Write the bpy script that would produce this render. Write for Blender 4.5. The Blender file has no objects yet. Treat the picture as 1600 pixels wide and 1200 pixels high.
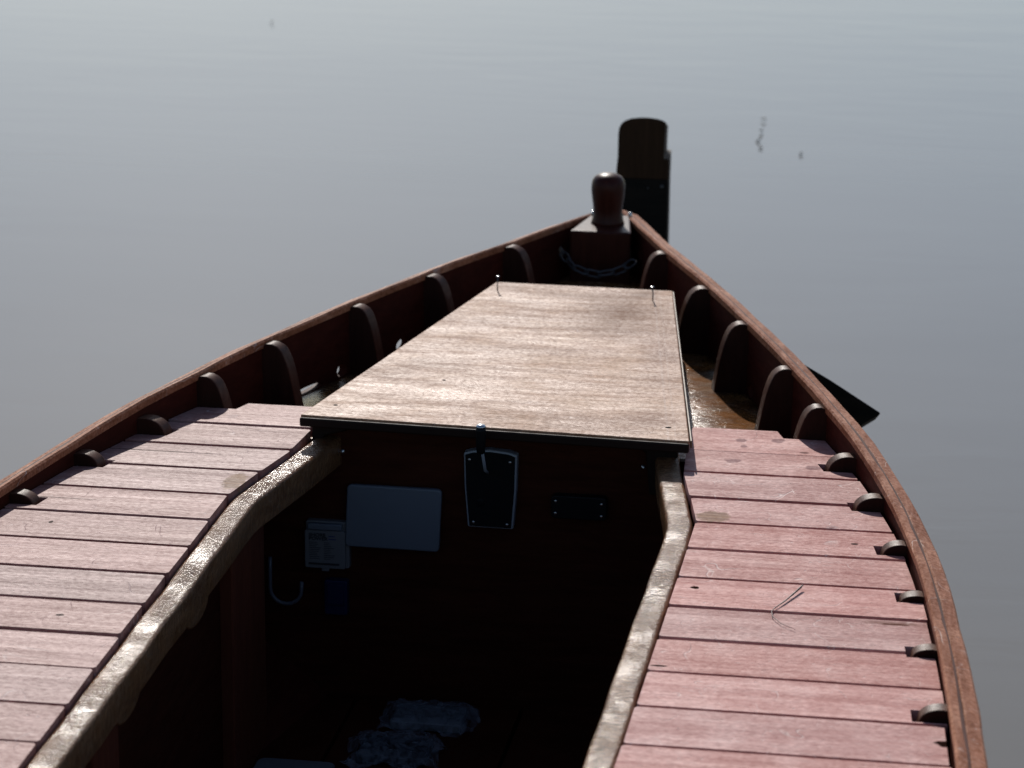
import bpy, bmesh, math, random
from mathutils import Vector, Matrix
random.seed(7)
SC = bpy.context.scene
COL = SC.collection

# ------------------------------------------------------------------ camera
cam_d = bpy.data.cameras.new('camera')
cam = bpy.data.objects.new('camera', cam_d); COL.objects.link(cam)
CR = Vector((0.987796, 0.155558, 0.007817)); CU = Vector((-0.050641, 0.273302, 0.960594)); CF = Vector((-0.147292, 0.949267, -0.277845))
m = Matrix((CR, CU, -CF)).transposed().to_4x4(); m.translation = Vector((0.97266, 0.0, 1.90368))
cam.matrix_world = m
cam_d.sensor_width = 36.0; cam_d.lens = 4515.4 / 1600 * 36
cam_d.clip_start = 0.1; cam_d.clip_end = 20000
cam_d.dof.use_dof = True; cam_d.dof.focus_distance = 6.0; cam_d.dof.aperture_fstop = 5.0
SC.camera = cam

# ------------------------------------------------------------------ light
SUN_EL, SUN_AZ = math.radians(34), math.radians(15)       # azimuth: to the left of the bow direction (+y)
world = bpy.data.worlds.new('World'); SC.world = world; world.use_nodes = True
wn = world.node_tree.nodes; wl = world.node_tree.links
sky = wn.new('ShaderNodeTexSky'); sky.sky_type = 'NISHITA'; sky.sun_disc = False
sky.sun_elevation = SUN_EL; sky.sun_rotation = -SUN_AZ
sky.air_density = 1.0; sky.dust_density = 0.7; sky.ozone_density = 2.0
wn['Background'].inputs['Strength'].default_value = 0.098
wl.new(sky.outputs[0], wn['Background'].inputs['Color'])
sun_d = bpy.data.lights.new('sun', 'SUN'); sun_d.energy = 4.2; sun_d.angle = math.radians(0.53); sun_d.color = (1.0, 0.95, 0.88)
sun = bpy.data.objects.new('sun', sun_d); COL.objects.link(sun)
sdir = Vector((-math.sin(SUN_AZ) * math.cos(SUN_EL), math.cos(SUN_AZ) * math.cos(SUN_EL), math.sin(SUN_EL)))
sun.rotation_euler = sdir.to_track_quat('Z', 'Y').to_euler()
SC.view_settings.view_transform = 'Standard'; SC.view_settings.look = 'None'
SC.view_settings.exposure = 0.0; SC.view_settings.gamma = 1.0; SC.view_settings.use_curve_mapping = False

# ------------------------------------------------------------------ node helpers
def N(nt, kind, **kw):
    n = nt.nodes.new(kind)
    for k, v in kw.items():
        if k == 'op': n.operation = v
        elif hasattr(n, k): setattr(n, k, v)
    return n
def setin(nt, n, name, v):
    s = n.inputs[name]
    if hasattr(v, 'is_output'): nt.links.new(v, s)
    else: s.default_value = v
def mat_base(name):
    mt = bpy.data.materials.new(name); mt.use_nodes = True
    return mt, mt.node_tree, mt.node_tree.nodes['Principled BSDF']
def coord(nt, scale, rot=(0, 0, 0), loc=(0, 0, 0)):
    tc = N(nt, 'ShaderNodeTexCoord'); mp = N(nt, 'ShaderNodeMapping')
    nt.links.new(tc.outputs['Object'], mp.inputs['Vector'])
    mp.inputs['Scale'].default_value = scale; mp.inputs['Rotation'].default_value = rot; mp.inputs['Location'].default_value = loc
    return mp.outputs[0]
def noise(nt, vec, scale=1.0, detail=5, rough=0.6, dist=0.0):
    n = N(nt, 'ShaderNodeTexNoise'); nt.links.new(vec, n.inputs['Vector'])
    n.inputs['Scale'].default_value = scale; n.inputs['Detail'].default_value = detail
    n.inputs['Roughness'].default_value = rough; n.inputs['Distortion'].default_value = dist
    return n.outputs['Fac']
def remap(nt, v, a, b, c=0.0, d=1.0):
    n = N(nt, 'ShaderNodeMapRange'); n.clamp = True
    nt.links.new(v, n.inputs[0])
    for i, x in enumerate((a, b, c, d)): n.inputs[i + 1].default_value = x
    return n.outputs[0]
def mth(nt, op, a, b=0.0):
    n = N(nt, 'ShaderNodeMath', op=op)
    for i, x in enumerate((a, b)):
        if hasattr(x, 'is_output'): nt.links.new(x, n.inputs[i])
        else: n.inputs[i].default_value = x
    return n.outputs[0]
def mix(nt, fac, a, b, blend='MIX'):
    n = N(nt, 'ShaderNodeMix'); n.data_type = 'RGBA'; n.blend_type = blend
    for s, x in ((n.inputs[0], fac), (n.inputs[6], a), (n.inputs[7], b)):
        if hasattr(x, 'is_output'): nt.links.new(x, s)
        else: s.default_value = x if not isinstance(x, tuple) else (*x, 1.0)
    return n.outputs[2]
def bump(nt, h, dist, strength=1.0, prev=None):
    n = N(nt, 'ShaderNodeBump'); n.inputs['Distance'].default_value = dist; n.inputs['Strength'].default_value = strength
    nt.links.new(h, n.inputs['Height'])
    if prev is not None: nt.links.new(prev, n.inputs['Normal'])
    return n.outputs[0]
def lines(nt, vec, scale, width, lo, hi):
    """thin curved hairlines (scratches): contour lines of a noise, kept only where a second noise is high"""
    a = noise(nt, vec, scale, 2, 0.5, 0.6)
    d = mth(nt, 'ABSOLUTE', mth(nt, 'SUBTRACT', a, 0.5))
    l = remap(nt, d, width, 0.0)
    k = remap(nt, noise(nt, vec, scale * 1.7, 3, 0.6), lo, hi)
    return mth(nt, 'MULTIPLY', l, k)

def plain(name, color, rough=0.5, metal=0.0, spec=0.5, var=0.15, scale=40):
    mt, nt, p = mat_base(name)
    n = noise(nt, coord(nt, (1, 1, 1)), scale, 4)
    dark = tuple(c * (1 - var) for c in color)
    setin(nt, p, 'Base Color', mix(nt, n, dark, color))
    setin(nt, p, 'Roughness', remap(nt, n, 0.2, 0.8, rough * 0.85, min(1, rough * 1.15)))
    p.inputs['Metallic'].default_value = metal; p.inputs['Specular IOR Level'].default_value = spec
    return mt

def wood(name, c1, c2, grain, rough=(0.35, 0.5), bumpd=0.0006, wear=None, wear_rng=(0.55, 0.75), spec=0.5, scratch=0.0, island=0.0, fine=1.0, coat=0.0, wear_scale=9, grit=0.0, gscale=(120, 130, 130), gamt=1.0, soft=False, spots=(), rules=()):
    mt, nt, p = mat_base(name)
    g = coord(nt, grain)
    n1 = noise(nt, g, 1.0, 7, 0.65, 0.4)
    n2 = noise(nt, g, 3.3 * fine, 5, 0.7)
    blotch = noise(nt, coord(nt, (1, 1, 1)), wear_scale, 6, 0.65)
    c = mix(nt, remap(nt, n1, 0.3, 0.7), c1, c2)
    c = mix(nt, remap(nt, n2, 0.35, 0.75, 0.0, 0.35), c, tuple(x * 0.6 for x in c1))
    if wear is not None:
        w = mth(nt, 'MULTIPLY', remap(nt, blotch, *wear_rng), remap(nt, n1, 0.25, 0.65, 0.35, 1.0))
        c = mix(nt, w, c, wear)
    if island:
        geo = N(nt, 'ShaderNodeNewGeometry')
        r = geo.outputs['Random Per Island']
        hsv = N(nt, 'ShaderNodeHueSaturation'); nt.links.new(c, hsv.inputs['Color'])
        nt.links.new(remap(nt, r, 0, 1, 1 - island, 1 + island), hsv.inputs['Value'])
        r2 = mth(nt, 'FRACT', mth(nt, 'MULTIPLY', r, 7.31))
        nt.links.new(remap(nt, r2, 0, 1, 1 - island, 1 + island * 0.6), hsv.inputs['Saturation'])
        c = hsv.outputs[0]
    h = mth(nt, 'ADD', mth(nt, 'MULTIPLY', n1, 0.6), mth(nt, 'MULTIPLY', n2, 0.4))
    if scratch:
        s1 = lines(nt, coord(nt, (1, 1, 1), (0, 0, 0.7)), 7.0, 0.007, 0.47, 0.66)
        s2 = lines(nt, coord(nt, (1, 5, 1), (0, 0, -0.5)), 9.0, 0.007, 0.50, 0.66)
        v = N(nt, 'ShaderNodeTexVoronoi'); nt.links.new(coord(nt, (1, 1.6, 1)), v.inputs['Vector']); v.inputs['Scale'].default_value = 34
        dots = mth(nt, 'MULTIPLY', remap(nt, v.outputs['Distance'], 0.13, 0.06), remap(nt, blotch, 0.46, 0.58))
        s = mth(nt, 'MAXIMUM', mth(nt, 'MAXIMUM', s1, s2), dots)
        c = mix(nt, mth(nt, 'MULTIPLY', s, scratch), c, (0.62, 0.50, 0.46))
        h = mth(nt, 'ADD', h, mth(nt, 'MULTIPLY', s, -0.5))
    gr = noise(nt, coord(nt, gscale), 1.0, 3, 0.7) if grit else None
    if grit:
        c = mix(nt, mth(nt, 'MULTIPLY', remap(nt, gr, 0.50, 0.72, 0.0, 0.55 * gamt), remap(nt, blotch, 0.40, 0.62, 0.35, 1.0)), c, tuple(min(1, x * 1.75) for x in c2))
        c = mix(nt, remap(nt, gr, 0.48, 0.30, 0.0, 0.45 * gamt), c, tuple(x * 0.55 for x in c1))
    sp_ = None
    if grit: sp_ = mth(nt, 'MULTIPLY', remap(nt, gr, 0.36, 0.68, 1 - 0.8 * gamt, 1 + 0.8 * gamt), remap(nt, mth(nt, 'ADD', mth(nt, 'MULTIPLY', n1, 0.5), mth(nt, 'MULTIPLY', blotch, 0.5)), 0.36, 0.62, 0.45 * spec, 1.6 * spec))
    if spots or rules:
        tc = N(nt, 'ShaderNodeTexCoord'); sx = N(nt, 'ShaderNodeSeparateXYZ'); nt.links.new(tc.outputs['Object'], sx.inputs[0])
        w1 = mth(nt, 'SUBTRACT', noise(nt, coord(nt, (60, 60, 60)), 1.0, 4, 0.65), 0.5); w2 = mth(nt, 'SUBTRACT', noise(nt, coord(nt, (60, 60, 60), (0, 0, 0), (9, 4, 2)), 1.0, 4, 0.65), 0.5)
    for (px, py, rx, ry, col, op) in spots:
        u = mth(nt, 'ADD', mth(nt, 'MULTIPLY', mth(nt, 'SUBTRACT', sx.outputs[0], px), 1 / rx), mth(nt, 'MULTIPLY', w1, 1.3))
        v = mth(nt, 'ADD', mth(nt, 'MULTIPLY', mth(nt, 'SUBTRACT', sx.outputs[1], py), 1 / ry), mth(nt, 'MULTIPLY', w2, 1.3))
        r = mth(nt, 'SQRT', mth(nt, 'ADD', mth(nt, 'MULTIPLY', u, u), mth(nt, 'MULTIPLY', v, v)))
        k = remap(nt, r, 1.5, 0.1, 0.0, op) if soft and op < 0.99 else remap(nt, r, 1.1, 0.85, 0.0, op)
        if col == 'worn': c = mix(nt, k, c, mix(nt, remap(nt, n2, 0.4, 0.6), (0.13, 0.065, 0.035), (0.36, 0.23, 0.15)))
        else: c = mix(nt, k, c, col)
        sp_ = mth(nt, 'MULTIPLY', sp_, mth(nt, 'SUBTRACT', 1.0, k if col == DK else mth(nt, 'MULTIPLY', k, 0.75)))
    for (ax, ay, bx, by, half, col, op) in rules:
        L = math.hypot(bx - ax, by - ay); nx, ny = (by - ay) / L, -(bx - ax) / L
        dd = mth(nt, 'ADD', mth(nt, 'ADD', mth(nt, 'MULTIPLY', sx.outputs[0], nx), mth(nt, 'MULTIPLY', sx.outputs[1], ny)), -(ax * nx + ay * ny))
        k = mth(nt, 'MULTIPLY', remap(nt, mth(nt, 'ABSOLUTE', dd), half, half * 0.4, 0.0, op), remap(nt, blotch, 0.35, 0.6, 0.3, 1.0))
        c = mix(nt, k, c, col)
    setin(nt, p, 'Base Color', c)
    setin(nt, p, 'Roughness', remap(nt, mth(nt, 'ADD', mth(nt, 'MULTIPLY', n2, 0.5), mth(nt, 'MULTIPLY', blotch, 0.5)), 0.35, 0.65, *rough))
    nb = bump(nt, h, bumpd)
    if grit: nb = bump(nt, gr, grit, 1.0, nb)
    setin(nt, p, 'Normal', nb)
    if sp_ is not None: nt.links.new(sp_, p.inputs['Specular IOR Level'])
    else: p.inputs['Specular IOR Level'].default_value = spec
    p.inputs['Coat Weight'].default_value = coat; p.inputs['Coat Roughness'].default_value = 0.12
    return mt

DK, ST = (0.018, 0.008, 0.006), (0.20, 0.09, 0.09)
M = {}
DECK_SPOTS = [(0.524, 5.186, 0.009, 0.008, DK, 1), (0.912, 5.054, 0.026, 0.005, DK, 0.9), (0.90, 5.058, 0.060, 0.010, (0.16, 0.065, 0.045), 0.6), (1.006, 4.508, 0.018, 0.012, DK, 1),
    (0.535, 6.155, 0.012, 0.013, ST, 0.8), (0.617, 6.165, 0.015, 0.016, ST, 0.8), (0.531, 5.995, 0.018, 0.015, ST, 0.8), (0.705, 5.975, 0.018, 0.016, ST, 0.8), (0.545, 6.115, 0.007, 0.008, ST, 0.8), (0.68, 6.09, 0.012, 0.006, DK, 0.6),
    (0.521, 5.612, 0.036, 0.036, 'worn', 0.85), (0.815, 5.49, 0.008, 0.006, DK, 0.9), (0.765, 5.585, 0.012, 0.012, (0.42, 0.30, 0.28), 0.6), (0.765, 5.585, 0.006, 0.006, ST, 0.6), (0.498, 4.775, 0.016, 0.004, DK, 1),
    (-0.498, 5.660, 0.024, 0.055, 'worn', 0.9), (-0.62, 6.125, 0.013, 0.016, (0.40, 0.28, 0.26), 0.6), (-0.80, 5.34, 0.005, 0.008, DK, 0.9), (-0.62, 4.83, 0.008, 0.006, DK, 0.9), (-0.72, 5.842, 0.16, 0.0028, DK, 0.9), (-0.84, 5.49, 0.12, 0.0022, DK, 0.8)]
for key, nm, c1, c2, wr in (('deck_r', 'painted_deck_boards', (0.33, 0.120, 0.102), (0.54, 0.262, 0.228), (0.62, 0.40, 0.36)), ('deck_l', 'darker_deck_boards', (0.21, 0.088, 0.076), (0.37, 0.180, 0.158), (0.47, 0.30, 0.27))):  # left boards set darker and greyer than the right
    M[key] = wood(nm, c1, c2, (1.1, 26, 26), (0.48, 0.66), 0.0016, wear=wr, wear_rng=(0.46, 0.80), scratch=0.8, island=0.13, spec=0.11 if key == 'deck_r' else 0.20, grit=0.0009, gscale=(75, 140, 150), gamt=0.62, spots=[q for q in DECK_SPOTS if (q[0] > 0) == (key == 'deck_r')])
M['hatch'] = wood('mahogany_hatch', (0.175, 0.066, 0.028), (0.36, 0.166, 0.086), (1.4, 9, 9), (0.34, 0.74), 0.0010, wear=(0.40, 0.245, 0.155), wear_rng=(0.46, 0.66), scratch=0.4, spec=0.20, wear_scale=6.5, grit=0.0009, gscale=(95, 120, 130), gamt=0.75, soft=True,
    spots=[(0.17, 0.40, 0.11, 0.20, (0.150, 0.056, 0.022), 0.95), (0.05, 0.55, 0.12, 0.04, (0.12, 0.05, 0.026), 0.5), (0.20, 0.60, 0.03, 0.04, (0.10, 0.042, 0.024), 0.6), (0.33, -0.5, 0.06, 0.10, (0.16, 0.065, 0.036), 0.45), (0.30, 0.05, 0.05, 0.20, (0.16, 0.07, 0.045), 0.4)],
    rules=[(0.402, -0.60, 0.232, 0.65, 0.0022, (0.36, 0.25, 0.20), 0.35), (0.386, -0.60, 0.218, 0.65, 0.0035, (0.36, 0.27, 0.24), 0.25), (-0.1, 0.47, 0.28, 0.455, 0.004, (0.34, 0.24, 0.2), 0.4)])
M['hatch_edge'] = wood('plywood_edge', (0.10, 0.06, 0.03), (0.22, 0.13, 0.06), (4, 4, 200), (0.4, 0.6), 0.0005)
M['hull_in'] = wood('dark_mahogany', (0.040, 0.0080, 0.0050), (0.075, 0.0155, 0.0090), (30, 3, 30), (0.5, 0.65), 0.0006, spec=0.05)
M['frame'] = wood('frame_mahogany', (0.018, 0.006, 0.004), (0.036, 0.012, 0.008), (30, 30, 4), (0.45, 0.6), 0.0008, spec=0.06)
M['frame_edge'] = wood('worn_sunlit_frame_edge', (0.055, 0.020, 0.011), (0.125, 0.052, 0.030), (60, 40, 20), (0.36, 0.56), 0.001, wear=(0.23, 0.12, 0.075), wear_rng=(0.55, 0.75), spec=0.12)  # worn edge wood, lightened further so its colour carries the sunlit rib tops
M['rail'] = wood('gunwale_mahogany', (0.185, 0.060, 0.027), (0.41, 0.165, 0.085), (30, 4, 30), (0.42, 0.60), 0.0012, wear=(0.48, 0.24, 0.145), wear_rng=(0.55, 0.72), scratch=0.6, spec=0.12, grit=0.0004)
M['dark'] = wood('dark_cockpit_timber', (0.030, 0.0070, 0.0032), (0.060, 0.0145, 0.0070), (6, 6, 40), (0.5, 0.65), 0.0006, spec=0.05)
M['stile'] = wood('red_brown_stile', (0.080, 0.020, 0.010), (0.14, 0.036, 0.018), (40, 40, 4), (0.4, 0.6), 0.0006, spec=0.15)
M['stem'] = wood('black_brown_timber', (0.024, 0.012, 0.006), (0.048, 0.024, 0.012), (40, 40, 3), (0.5, 0.65), 0.0015, spec=0.08)
M['black_board'] = wood('plain_black_timber', (0.006, 0.005, 0.004), (0.014, 0.010, 0.007), (5, 40, 40), (0.6, 0.8), 0.001, spec=0.12)
M['samson'] = wood('samson_mahogany', (0.030, 0.0065, 0.004), (0.062, 0.0155, 0.0095), (40, 40, 5), (0.30, 0.42), 0.0008, spec=0.13)
M['edge'] = plain('dark_edge', (0.014, 0.006, 0.004), 0.6, spec=0.15)
M['black'] = plain('black_plastic', (0.006, 0.006, 0.007), 0.4, spec=0.12)
M['pale_trim'] = plain('pale_trim', (0.26, 0.27, 0.30), 0.4, var=0.05)
M['hole'] = plain('hole_dark', (0.012, 0.006, 0.005), 0.9, spec=0.1)
M['stain'] = plain('damp_stain', (0.16, 0.07, 0.07), 0.45)
M['worn'] = wood('worn_grey_brown', (0.10, 0.055, 0.03), (0.36, 0.24, 0.16), (3, 90, 60), (0.5, 0.7), 0.002)
M['steel'] = plain('stainless_steel', (0.55, 0.55, 0.56), 0.28, 1.0)
M['galv'] = plain('galvanised_chain', (0.075, 0.072, 0.070), 0.45, 0.3)
M['grey_box'] = plain('grey_blue_plastic', (0.105, 0.115, 0.138), 0.5, var=0.06)
M['off_white'] = plain('off_white_plastic', (0.13, 0.125, 0.13), 0.5, var=0.08)
M['ink'] = plain('black_ink', (0.012, 0.012, 0.014), 0.6)
M['ink_blue'] = plain('blue_ink', (0.02, 0.025, 0.12), 0.6)
M['blue'] = plain('dark_blue_plastic', (0.007, 0.010, 0.045), 0.5, spec=0.15)
M['white_cable'] = plain('white_cable', (0.10, 0.10, 0.12), 0.4)
M['pale_grey'] = plain('pale_grey_plastic', (0.10, 0.105, 0.115), 0.5)
M['leaf'] = plain('dead_leaf', (0.22, 0.21, 0.19), 0.7)
M['needle'] = plain('dry_pine_needle', (0.035, 0.018, 0.012), 0.5)

def coaming_mat():
    mt, nt, p = mat_base('wrinkled_varnish')
    g = coord(nt, (9, 9, 9))
    n1 = noise(nt, coord(nt, (26, 4, 26)), 1.0, 6, 0.6)
    c = mix(nt, remap(nt, n1, 0.3, 0.7), (0.100, 0.040, 0.016), (0.225, 0.105, 0.048))
    wn_ = noise(nt, coord(nt, (52, 105, 52), (0, 0, 0.25)), 1.0, 4, 0.6, 0.6)
    w2 = noise(nt, coord(nt, (1, 1, 1)), 260, 3, 0.6, 0.8)
    msk = remap(nt, noise(nt, g, 1.3, 3), 0.35, 0.6, 0.35, 1.0)
    h = mth(nt, 'MULTIPLY', mth(nt, 'ADD', wn_, mth(nt, 'MULTIPLY', w2, 0.55)), msk)
    setin(nt, p, 'Base Color', mix(nt, remap(nt, wn_, 0.45, 0.7, 0, 0.4), c, (0.30, 0.17, 0.085)))
    setin(nt, p, 'Roughness', remap(nt, n1, 0.3, 0.7, 0.13, 0.26))
    setin(nt, p, 'Normal', bump(nt, h, 0.0048, 1.0))
    p.inputs['Specular IOR Level'].default_value = 0.40
    return mt
M['coaming'] = coaming_mat()

def wet_floor():
    mt, nt, p = mat_base('wet_varnished_foredeck')
    n1 = noise(nt, coord(nt, (6, 10, 8)), 1.0, 6, 0.6, 1.2)
    c = mix(nt, remap(nt, n1, 0.3, 0.7), (0.10, 0.035, 0.010), (0.30, 0.125, 0.036))
    pale = remap(nt, noise(nt, coord(nt, (1, 1, 1)), 11, 5, 0.6), 0.48, 0.66)
    setin(nt, p, 'Base Color', mix(nt, mth(nt, 'MULTIPLY', pale, 0.6), c, (0.24, 0.17, 0.12)))
    w = noise(nt, coord(nt, (30, 70, 40), (0, 0, 0.5)), 1.0, 5, 0.6, 1.8)
    setin(nt, p, 'Roughness', remap(nt, w, 0.3, 0.7, 0.16, 0.36))
    setin(nt, p, 'Normal', bump(nt, w, 0.003, 0.9))
    return mt
M['wet_floor'] = wet_floor()

def water_mat():
    mt, nt, p = mat_base('muddy_water')
    n1 = noise(nt, coord(nt, (0.35, 0.8, 1)), 1.0, 4, 0.55, 0.5)
    setin(nt, p, 'Base Color', mix(nt, remap(nt, n1, 0.3, 0.7), (0.140, 0.131, 0.114), (0.154, 0.144, 0.126)))
    p.inputs['Roughness'].default_value = 0.12; p.inputs['IOR'].default_value = 1.333
    a = noise(nt, coord(nt, (1.3, 4.2, 1), (0, 0, 0.14)), 1.0, 3, 0.5, 0.6)
    b = noise(nt, coord(nt, (5, 14, 1), (0, 0, 0.05)), 1.0, 2, 0.5, 0.3)
    calm = remap(nt, noise(nt, coord(nt, (0.25, 0.5, 1)), 1.0, 3), 0.4, 0.62, 0.35, 1.0)
    h = mth(nt, 'ADD', a, mth(nt, 'MULTIPLY', b, 0.10))
    setin(nt, p, 'Normal', bump(nt, mth(nt, 'MULTIPLY', h, calm), 0.0016, 1.0))
    return mt
M['water'] = water_mat()

def bag_mat():
    mt, nt, p = mat_base('clear_crumpled_plastic')
    n = mth(nt, 'ADD', mth(nt, 'MULTIPLY', mth(nt, 'ABSOLUTE', mth(nt, 'SUBTRACT', noise(nt, coord(nt, (1, 1, 1)), 16, 4, 0.6, 1.5), 0.5)), 2.0), mth(nt, 'MULTIPLY', noise(nt, coord(nt, (1, 1, 1)), 60, 3, 0.6, 1.0), 0.3))
    p.inputs['Base Color'].default_value = (0.22, 0.23, 0.27, 1); p.inputs['Roughness'].default_value = 0.28
    setin(nt, p, 'Alpha', remap(nt, n, 0.06, 0.4, 0.55, 0.10))
    setin(nt, p, 'Normal', bump(nt, n, 0.007))
    return mt
M['bag'] = bag_mat()

# ------------------------------------------------------------------ mesh helpers
class MB:
    def __init__(s): s.v = []; s.f = []; s.sm = []
    def add(s, vs, fs, smooth=False):
        o = len(s.v); s.v += [tuple(v) for v in vs]
        for f in fs: s.f.append([i + o for i in f]); s.sm.append(smooth)
        return s
    def box(s, a, b):
        (x0, y0, z0), (x1, y1, z1) = a, b
        return s.add([(x0,y0,z0),(x1,y0,z0),(x1,y1,z0),(x0,y1,z0),(x0,y0,z1),(x1,y0,z1),(x1,y1,z1),(x0,y1,z1)],
                     [(3,2,1,0),(4,5,6,7),(0,1,5,4),(1,2,6,5),(2,3,7,6),(3,0,4,7)])
    def prism(s, poly, fn0, fn1, smooth=False):
        """poly of 2-D points, fn0/fn1 map a point to the two 3-D ends"""
        n = len(poly)
        vs = [fn0(p) for p in poly] + [fn1(p) for p in poly]
        fs = [tuple(reversed(range(n))), tuple(range(n, 2 * n))] + [(i, (i + 1) % n, n + (i + 1) % n, n + i) for i in range(n)]
        return s.add(vs, fs, smooth)
    def loft(s, rings, closed=True, caps=True, smooth=True):
        n = len(rings[0]); vs = [v for r in rings for v in r]; fs = []
        for i in range(len(rings) - 1):
            for j in range(n if closed else n - 1):
                k = (j + 1) % n
                fs.append((i*n+j, i*n+k, (i+1)*n+k, (i+1)*n+j))
        if caps and closed:
            fs.append(tuple(reversed(range(n)))); fs.append(tuple(range((len(rings)-1)*n, len(rings)*n)))
        return s.add(vs, fs, smooth)
    def tube(s, pts, r, seg=10):
        pts = [Vector(p) for p in pts]; rings = []
        up = Vector((0.31, 0.17, 0.93))
        for i, p in enumerate(pts):
            t = (pts[min(i+1, len(pts)-1)] - pts[max(i-1, 0)]).normalized()
            a = t.cross(up).normalized(); b = t.cross(a)
            rr = r[i] if isinstance(r, (list, tuple)) else r
            rings.append([p + (a*math.cos(2*math.pi*k/seg) + b*math.sin(2*math.pi*k/seg))*rr for k in range(seg)])
        return s.loft(rings)
    def lathe(s, c, prof, seg=28, axis='z'):
        rings = []
        for r, h in prof:
            ring = []
            for k in range(seg):
                a = 2*math.pi*k/seg; u, w = math.cos(a)*r, math.sin(a)*r
                ring.append((c[0]+u, c[1]+w, c[2]+h) if axis == 'z' else (c[0]+u, c[1]-h, c[2]+w))
            rings.append(ring)
        return s.loft(rings)
    def build(s, name, mt, parent=None, bevel=0.0, seg=2, label=None, smooth_all=False):
        me = bpy.data.meshes.new(name); me.from_pydata(s.v, [], s.f); me.update()
        for p, q in zip(me.polygons, s.sm): p.use_smooth = q or smooth_all or bevel > 0
        bm = bmesh.new(); bm.from_mesh(me); bmesh.ops.recalc_face_normals(bm, faces=bm.faces); bm.to_mesh(me); bm.free()
        o = bpy.data.objects.new(name, me); COL.objects.link(o); me.materials.append(mt)
        if parent is not None: o.parent = parent
        if label: o['label'] = label
        if bevel > 0:
            b = o.modifiers.new('bevel', 'BEVEL'); b.width = bevel; b.segments = seg; b.limit_method = 'ANGLE'; b.angle_limit = math.radians(40); b.harden_normals = True
        return o
def tag(o, label, cat, group=None):
    o['label'] = label; o['category'] = cat
    if group: o['group'] = group
    return o
def empty(name, loc=(0, 0, 0)):
    o = bpy.data.objects.new(name, None); COL.objects.link(o); o.location = loc; o.empty_display_size = 0.05
    return o
def copy_thing(o):
    c = o.copy(); COL.objects.link(c)
    for ch in list(o.children):
        d = ch.copy(); COL.objects.link(d); d.parent = c
    return c
def interp(pts, x):
    """Catmull-Rom through sorted (x, y) pairs"""
    n = len(pts)
    if x <= pts[0][0]: i = 0
    elif x >= pts[-1][0]: i = n - 2
    else: i = max(k for k in range(n - 1) if pts[k][0] <= x)
    x0, x1 = pts[i][0], pts[i+1][0]; t = (x - x0) / (x1 - x0)
    y0, y1 = pts[i][1], pts[i+1][1]
    m0 = (y1 - pts[i-1][1]) / (x1 - pts[i-1][0]) * (x1 - x0) if i > 0 else y1 - y0
    m1 = (pts[i+2][1] - y0) / (pts[i+2][0] - x0) * (x1 - x0) if i < n - 2 else y1 - y0
    t2, t3 = t*t, t*t*t
    return (2*t3-3*t2+1)*y0 + (t3-2*t2+t)*m0 + (-2*t3+3*t2)*y1 + (t3-t2)*m1
def lin(pts, x):
    for (a, b), (c, d) in zip(pts, pts[1:]):
        if x <= c: return b + (d - b) * max(0, (x - a)) / (c - a)
    return pts[-1][1]

# ------------------------------------------------------------------ water
WZ = -0.45

# ------------------------------------------------------------------ boat: lines
S_PTS = [(1.1, 0.90), (2.0, 1.00), (3.0, 1.050), (3.8, 1.045), (4.336, 1.029), (4.55, 1.016), (4.729, 1.003), (4.897, 0.989), (5.237, 0.953), (5.4, 0.928), (5.6, 0.891),
         (5.8, 0.843), (6.0, 0.786), (6.2, 0.718), (6.4, 0.648), (6.6, 0.578), (6.8, 0.506), (7.0, 0.433), (7.2, 0.358), (7.4, 0.280), (7.6, 0.203), (7.8, 0.138), (8.0, 0.075), (8.16, 0.022)]
Z_PTS = [(1.1, 0.06), (2.5, 0.035), (4.4, 0.033), (5.3, 0.036), (5.6, 0.043), (5.8, 0.053), (6.0, 0.066), (6.2, 0.075), (6.4, 0.084), (6.8, 0.089), (7.2, 0.089), (7.5, 0.085), (7.8, 0.073), (8.16, 0.055)]
S = lambda y: max(0.012, interp(S_PTS, y))
ZS = lambda y: interp(Z_PTS, y)
FLOOR = -0.085                     # foredeck
Y_DECK0, PITCH = 6.233, 0.165      # forward edge of the side decks, plank pitch
FRAME_Y = [7.54, 7.16, 6.82, 6.45, 6.19, 5.96, 5.71, 5.44, 5.18, 4.90, 4.60, 4.31, 4.02, 3.73, 3.44]
FT = 0.036
YB = 6.06                          # bulkhead under the hatch
INNER = [(1.0, 0.470), (4.25, 0.476), (5.0, 0.484), (5.58, 0.489), (5.74, 0.462), (5.90, 0.433), (6.05, 0.424), (6.3, 0.42)]

boat = empty('wooden_boat', (0, 0, 0))
tag(boat, 'red-brown wooden open boat with slatted side decks and a tall square stem post', 'boat')

# hull shell: one closed solid, with freeing holes cut through it just above the foredeck
HY = [1.1, 1.6, 2.2, 2.8, 3.4, 4.0, 4.4, 4.8, 5.1, 5.4] + [5.6 + 0.1*i for i in range(26)] + [8.16]
def hull_half(y, off):
    s, z = S(y), ZS(y)
    f = min(1.0, max(0.0, (y - 4.5) / 3.6))
    k = [(1.0, z), (1.0, z - 0.05), (0.995, FLOOR - 0.02), (0.95 - 0.05*f, -0.28), (0.83 - 0.25*f, -0.50), (0.50 - 0.30*f, -0.72), (0.0, -0.80)]
    return [(s*a + (off if i < 6 else 0), zz - (off if i >= 5 else 0)) for i, (a, zz) in enumerate(k)]
mb = MB(); rings = []
for y in HY:
    o = hull_half(y, 0.020); i_ = hull_half(y, 0.0)
    rings.append([(x, y, z) for x, z in o] + [(-x, y, z) for x, z in reversed(o[:-1])] + [(-x, y, z) for x, z in i_[:-1]] + [(x, y, z) for x, z in reversed(i_)])
mb.loft(rings, smooth=False)
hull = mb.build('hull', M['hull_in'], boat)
cut = bmesh.new()
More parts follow.
